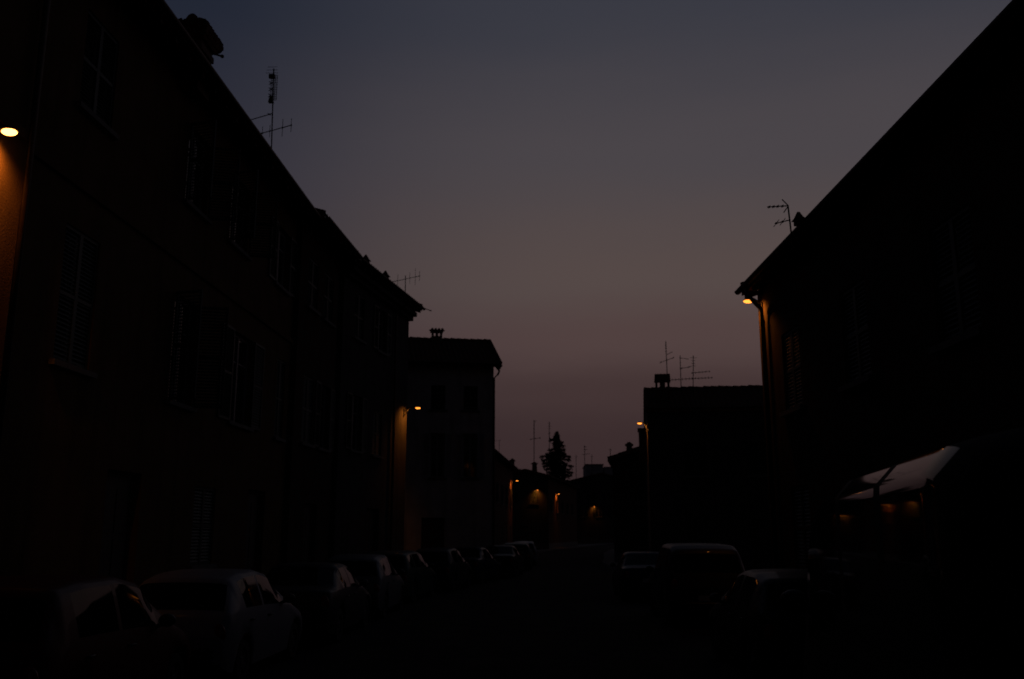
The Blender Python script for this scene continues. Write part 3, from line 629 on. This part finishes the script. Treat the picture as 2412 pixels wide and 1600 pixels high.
# cars ---------------------------------------------------------------
def smooth_interp(P, x):
    xs, ys = [p[0] for p in P], [p[1] for p in P]
    g = np.linspace(min(xs), max(xs), 400); v = np.interp(g, xs, ys); k = 13; pad = np.concatenate([np.full(k // 2, v[0]), v, np.full(k // 2, v[-1])])
    v = np.convolve(pad, np.ones(k) / k, 'valid'); return np.interp(x, g, v)
SPECS = {
 'hatch': dict(L=3.95, W=1.68, top=[(0, .60), (.06, .70), (.95, .93), (1.75, 1.40), (2.2, 1.475), (2.9, 1.46), (3.35, 1.38), (3.78, .98), (3.9, .88), (3.95, .6)], belt=[(0, .58), (.95, .87), (3.4, .95), (3.8, .93), (3.95, .58)],
     ws=(1.0, 1.72), rw=(3.40, 3.76), side=[(1.42, 2.36), (2.44, 3.16)], wheels=(.72, 3.2), wr=.29, roof=.74),
 'wagon': dict(L=4.5, W=1.74, top=[(0, .60), (.06, .72), (1.15, .95), (1.95, 1.40), (2.5, 1.47), (3.7, 1.45), (4.05, 1.38), (4.34, 1.0), (4.45, .9), (4.5, .6)], belt=[(0, .58), (1.15, .9), (4.0, .97), (4.35, .94), (4.5, .58)],
     ws=(1.2, 1.92), rw=(4.09, 4.33), side=[(1.6, 2.55), (2.63, 3.4), (3.48, 3.98)], wheels=(.85, 3.6), wr=.31, roof=.76),
 'sedan': dict(L=4.4, W=1.72, top=[(0, .58), (.06, .69), (1.2, .92), (1.95, 1.36), (2.4, 1.42), (3.0, 1.40), (3.75, 1.02), (4.3, .98), (4.38, .86), (4.4, .6)], belt=[(0, .57), (1.2, .86), (3.8, .95), (4.3, .93), (4.4, .57)],
     ws=(1.25, 1.92), rw=(3.1, 3.72), side=[(1.6, 2.45), (2.53, 3.2)], wheels=(.82, 3.5), wr=.31, roof=.74),
 'suv': dict(L=4.3, W=1.8, top=[(0, .75), (.06, .86), (1.1, 1.08), (1.75, 1.66), (2.2, 1.76), (3.6, 1.74), (3.95, 1.62), (4.2, 1.1), (4.28, .98), (4.3, .7)], belt=[(0, .72), (1.1, 1.02), (3.9, 1.1), (4.2, 1.05), (4.3, .7)],
     ws=(1.14, 1.72), rw=(3.98, 4.18), side=[(1.5, 2.4), (2.48, 3.2), (3.28, 3.8)], wheels=(.8, 3.4), wr=.35, roof=.8),
 'mpv': dict(L=3.9, W=1.7, top=[(0, .64), (.06, .76), (.85, .98), (1.6, 1.48), (2.1, 1.56), (2.9, 1.555), (3.45, 1.50), (3.75, 1.03), (3.85, .92), (3.9, .6)], belt=[(0, .6), (.85, .92), (3.4, .99), (3.75, .96), (3.9, .6)],
     ws=(.9, 1.57), rw=(3.5, 3.73), side=[(1.32, 2.26), (2.34, 3.2)], wheels=(.7, 3.2), wr=.3, roof=.78),
 'van': dict(L=5.3, W=1.98, top=[(0, .85), (.07, 1.0), (.62, 1.25), (1.25, 2.02), (1.75, 2.26), (2.5, 2.32), (4.9, 2.31), (5.15, 2.24), (5.27, 2.0), (5.3, .8)], belt=[(0, .82), (.75, 1.2), (1.5, 1.34), (5.1, 1.36), (5.27, 1.3), (5.3, .8)],
     ws=(.7, 1.4), rw=(5.18, 5.26), side=[(.95, 2.79), (2.93, 3.95), (4.09, 4.95)], wheels=(.95, 4.25), wr=.34, roof=.84, bend=30., gk=(.1, .85, .895, .985))}
CARM = {}
def car_parts(kind):
    if kind in CARM: return CARM[kind]
    S = SPECS[kind]; L, W = S['L'], S['W']
    st = sorted(set(np.round(np.concatenate([np.linspace(0, .12, 5), np.linspace(.12, L - .12, 74), np.linspace(L - .12, L, 5), np.array(list(S['ws']) + list(S['rw']) + [q for s_ in S['side'] for q in s_])]), 4)))
    st = np.array(st); zt = smooth_interp(S['top'], st); zb = np.minimum(smooth_interp(S['belt'], st), zt - .02)
    plan = W / 2 * (1 - .16 * np.clip((.5 - st) / .5, 0, 1) ** 2.2 - .09 * np.clip((st - (L - .5)) / .5, 0, 1) ** 2.2)
    cab = np.clip((zt - zb) / .38, 0, 1); rwid = plan * (.93 - (.93 - S['roof']) * cab)
    rows = []
    for i, x in enumerate(st):
        w, b, t, rw = plan[i], zb[i], zt[i], rwid[i]; z0 = .2 + .1 * max(0, 1 - x / .3) ** 2 + .14 * max(0, 1 - (L - x) / .35) ** 2
        ar = S['wr'] + .06
        for wx in S['wheels']:
            dx = abs(x - wx)
            if dx < ar: z0 = max(z0, S['wr'] + math.sqrt(ar * ar - dx * dx) - .0)
        zs = [z0, max(z0 + .01, .36), max(z0 + .02, .36 + (b - .36) * .4), max(z0 + .03, .36 + (b - .36) * .78), b]
        ws_ = [w * .955, w * .985, w, w * .992, w * .965]
        crown = .05 * (.4 + .6 * cab[i]); te = t - crown
        gk = S.get('gk', (.1, .4, .7, .92)); gz = [b + (te - b) * k for k in gk]
        gw = [w * .965 + (rw - w * .965) * (k ** S.get('bend', 1.25)) for k in gk]
        zs += gz + [te + crown * .25, te + crown * .72, te + crown * .93, t]; ws_ += gw + [rw * .955, rw * .82, rw * .45, 0]
        rows.append([(x, ws_[j], zs[j]) for j in range(len(zs))])
    n = len(rows[0]); full = [r + [(p[0], -p[1], p[2]) for p in r[-2::-1]] for r in rows]; m = len(full[0])
    body, ws, rwn, sides = MB(), MB(), MB(), [[MB() for _ in S['side']] for _ in (0, 1)]
    def face(mb, i, j): mb.quad(full[i][j], full[i][j + 1], full[i + 1][j + 1], full[i + 1][j])
    for i in range(len(st) - 1):
        xm = (st[i] + st[i + 1]) / 2
        for j in range(m - 1):
            jj = j if j < n - 1 else m - 2 - j; tgt = body
            if 9 <= jj and S['ws'][0] < xm < S['ws'][1]: tgt = ws
            elif 9 <= jj and S['rw'][0] < xm < S['rw'][1]: tgt = rwn
            elif 5 <= jj <= 7 and (zt[i] - zb[i]) > .14:
                for k, (a, b) in enumerate(S['side']):
                    if a < xm < b: tgt = sides[0 if j < n - 1 else 1][k]
            face(tgt, i, j)
    for r, rev in ((full[0], False), (full[-1], True)):
        k = len(body.v); body.v += r; body.f.append(tuple(range(k, k + m)) if rev else tuple(range(k, k + m))[::-1])
    def merged(mb, name, mt):
        me = mb.mesh(name, mt); import bmesh
        bm = bmesh.new(); bm.from_mesh(me); bmesh.ops.remove_doubles(bm, verts=bm.verts, dist=1e-4); bmesh.ops.recalc_face_normals(bm, faces=bm.faces)
        for f in bm.faces: f.smooth = len(f.verts) <= 4
        bm.to_mesh(me); bm.free(); return me
    out = dict(body=merged(body, 'body', None), windscreen=merged(ws, 'windscreen', CARGLASS), rear_window=merged(rwn, 'rear_window', CARGLASS))
    out['side'] = [merged(s_, 'side_window', CARGLASS) for q in sides for s_ in q if s_.f]
    ty = MB(); R0, wd = S['wr'], .1
    for (ra, ya), (rb, yb) in (((R0 * .62, -wd), (R0 * .93, -wd)), ((R0 * .93, -wd), (R0, -wd * .7)), ((R0, -wd * .7), (R0, wd * .7)), ((R0, wd * .7), (R0 * .93, wd)), ((R0 * .93, wd), (R0 * .62, wd))):
        for k in range(28):
            a, b = 2 * math.pi * k / 28, 2 * math.pi * (k + 1) / 28
            ty.quad((ra * math.cos(a), ya, ra * math.sin(a)), (ra * math.cos(b), ya, ra * math.sin(b)), (rb * math.cos(b), yb, rb * math.sin(b)), (rb * math.cos(a), yb, rb * math.sin(a)))
    rm = MB()
    for sgn in (-1, 1):
        for k in range(5):
            a = 2 * math.pi * k / 5; u = Vector((math.cos(a), 0, math.sin(a))); v = Vector((-math.sin(a), 0, math.cos(a))); y = Vector((0, sgn * wd * .8, 0))
            rm.quad(u * .03 + v * .035 + y, u * R0 * .6 + v * .05 + y, u * R0 * .6 - v * .05 + y, u * .03 - v * .035 + y)
        rm.tube([(0, sgn * wd * .6, 0), (0, sgn * wd * .9, 0)], .05, 12)
    rm.tube([(0, -wd * .9, 0), (0, wd * .9, 0)], R0 * .64, 28, cap=False); rm.tube([(0, -.01, 0), (0, .01, 0)], R0 * .62, 24)
    out['tyre'] = ty.mesh('tyre', TYRE, True); out['rim'] = rm.mesh('rim', RIM)
    tall = S['top'][-3][1]
    fz = smooth_interp(S['belt'], np.array([.12]))[0]; rz = smooth_interp(S['belt'], np.array([L - .1]))[0]
    out['headlight'] = MB().ellipsoid((0, 0, 0), .16, .17, .075, 14, 8).mesh('headlight', CLRL, True)
    out['tail_light'] = MB().ellipsoid((0, 0, 0), .06, .085, .15, 12, 8).mesh('tail_light', REDL, True)
    out['number_plate'] = MB().box(-.012, -.26, -.055, .012, .26, .055).mesh('number_plate', PLATE)
    out['bumper'] = None
    bm_ = MB()
    for s_, x0 in ((1, L),):
        pass
    def bumper(x_end, sgn):
        b = MB(); pts = [(-.86, .22), (-.8, .07), (-.5, .0), (0, -.035), (.5, .0), (.8, .07), (.86, .22)]
        P = [(x_end + sgn * (p[1] - .03), p[0] * W / 2 * 1.0, .43) for p in pts]
        for z in (.36, .43, .5): b.tube([(p[0], p[1], z) for p in P], .045, 6)
        return b.mesh('bumper', TRIM, True)
    out['bumpers'] = (bumper(0, 1), bumper(L, -1))
    out['mirror'] = MB().ellipsoid((0, 0, 0), .07, .1, .075, 10, 7).tube([(0, .0, -.03), (.02, -.14, -.07)], .025, 6).mesh('mirror', TRIM, True)
    out['door_handle'] = MB().tube([(-.09, 0, 0), (-.05, .03, .004), (.05, .03, .004), (.09, 0, 0)], .014, 6).mesh('door_handle', TRIM, True)
    out['lz'] = (fz, rz); out['floor'] = MB().box(.2, -W / 2 * .8, .18, L - .2, W / 2 * .8, .3).mesh('underbody', TRIM)
    CARM[kind] = out; return out
def car(kind, label, rear, heading, pm, cat='car', group=None):
    """rear = plan point of the middle of the tail; heading = angle of the nose direction (world)"""
    S = SPECS[kind]; P = car_parts(kind); L, W = S['L'], S['W']
    t = thing({'van': 'parked_van', 'suv': 'parked_suv'}.get(kind, 'parked_car'), label, cat, (rear[0], rear[1], .004), heading + math.pi, group)
    # local +x runs from the nose to the tail, the origin sits under the tail
    off = Vector((-L, 0, 0))
    me = P['body'].copy(); me.materials.clear(); me.materials.append(pm)
    b = link('body', me, t, off)
    link('windscreen', P['windscreen'], t, off); link('rear_window', P['rear_window'], t, off)
    for s_ in P['side']: link('side_window', s_, t, off)
    link('underbody', P['floor'], t, off)
    for wx in S['wheels']:
        for sy in (-1, 1):
            w = bpy.data.objects.new('wheel', None); col.objects.link(w); w.parent = t; w.location = off + Vector((wx, sy * (W / 2 - .13), S['wr'])); w.empty_display_size = .1
            link('tyre', P['tyre'], w); link('rim', P['rim'], w)
    fz, rz = P['lz']
    for sy in (-1, 1):
        link('headlight', P['headlight'], t, off + Vector((.2, sy * W / 2 * .7, fz - .03)))
        link('tail_light', P['tail_light'], t, off + Vector((L - .07, sy * W / 2 * .83, rz - .12)))
        link('mirror', P['mirror'], t, off + Vector((S['ws'][0] + .42, sy * (W / 2 + .06), fz + .38 if kind != 'van' else 1.55)), 0 if sy > 0 else math.pi)
        for (a, b_) in S['side'][:2]:
            link('door_handle', P['door_handle'], t, off + Vector((b_ - .18, sy * (W / 2 - .012), fz + .2)), 0 if sy > 0 else math.pi)
    link('number_plate', P['number_plate'], t, off + Vector((L + .018, 0, .62 if kind != 'van' else .8))); link('number_plate', P['number_plate'], t, off + Vector((-.02, 0, .48)))
    for q in P['bumpers']: link('bumper', q, t, off)
    return t
G = 'cars parked in line on the left'
UP = R(90)
car('mpv', 'dark red car nearest on the left, a thin line of light along its roof', (-5.1, 8.2), R(90.5), P_RED, group=G)
car('hatch', 'white hatchback on the left, the palest car of the row', (-4.85, 12.35), R(89), P_WHITE, group=G)
car('sedan', 'dark saloon parked right in front of the white hatchback', (-4.56, 17.0), R(90), P_GREY, group=G)
car('hatch', 'silver hatchback parked two cars ahead of the white one on the left', (-4.50, 22.1), R(89.5), P_SILVER, group=G)
car('wagon', 'dark green estate, fifth car of the left row', (-4.57, 27.0), R(85), P_GREEN, group=G)
car('hatch', 'graphite hatchback below the corner house lamp', (-3.87, 32.6), R(82), P_GREY, group=G)
car('sedan', 'dark blue saloon last in the left row, before the pale house', (-3.22, 37.4), R(80), P_BLUE, group=G)
G2 = 'cars parked along the far street'
car('sedan', 'black saloon at the kerb right before the pale house corner', (-2.0, 43.0), R(84), P_BLACK, group=G2)
car('wagon', 'dark green estate at the kerb just past the pale house', (-1.3, 51), R(89), P_GREEN, group=G2)
car('hatch', 'white hatchback farthest down the left kerb', (-1.0, 58.5), R(89), P_WHITE, group=G2)
G3 = 'cars parked on the right'
car('van', 'large dark passenger van nearest on the right with a strip of reflecting side windows', (1.99, 2.17), R(90 - 10.3), P_VAN, cat='van')
car('hatch', 'dark hatchback in front of the van on the right', (3.7, 12.6), R(91), P_GREY, group=G3)
car('suv', 'tall grey off-road car at the far corner of the long right house', (3.65, 20.6), R(90), P_GREY, group=G3)
car('sedan', 'dark saloon farthest on the right, in the gap past the long house', (3.3, 28.2), R(90), P_BLUE, group=G3)
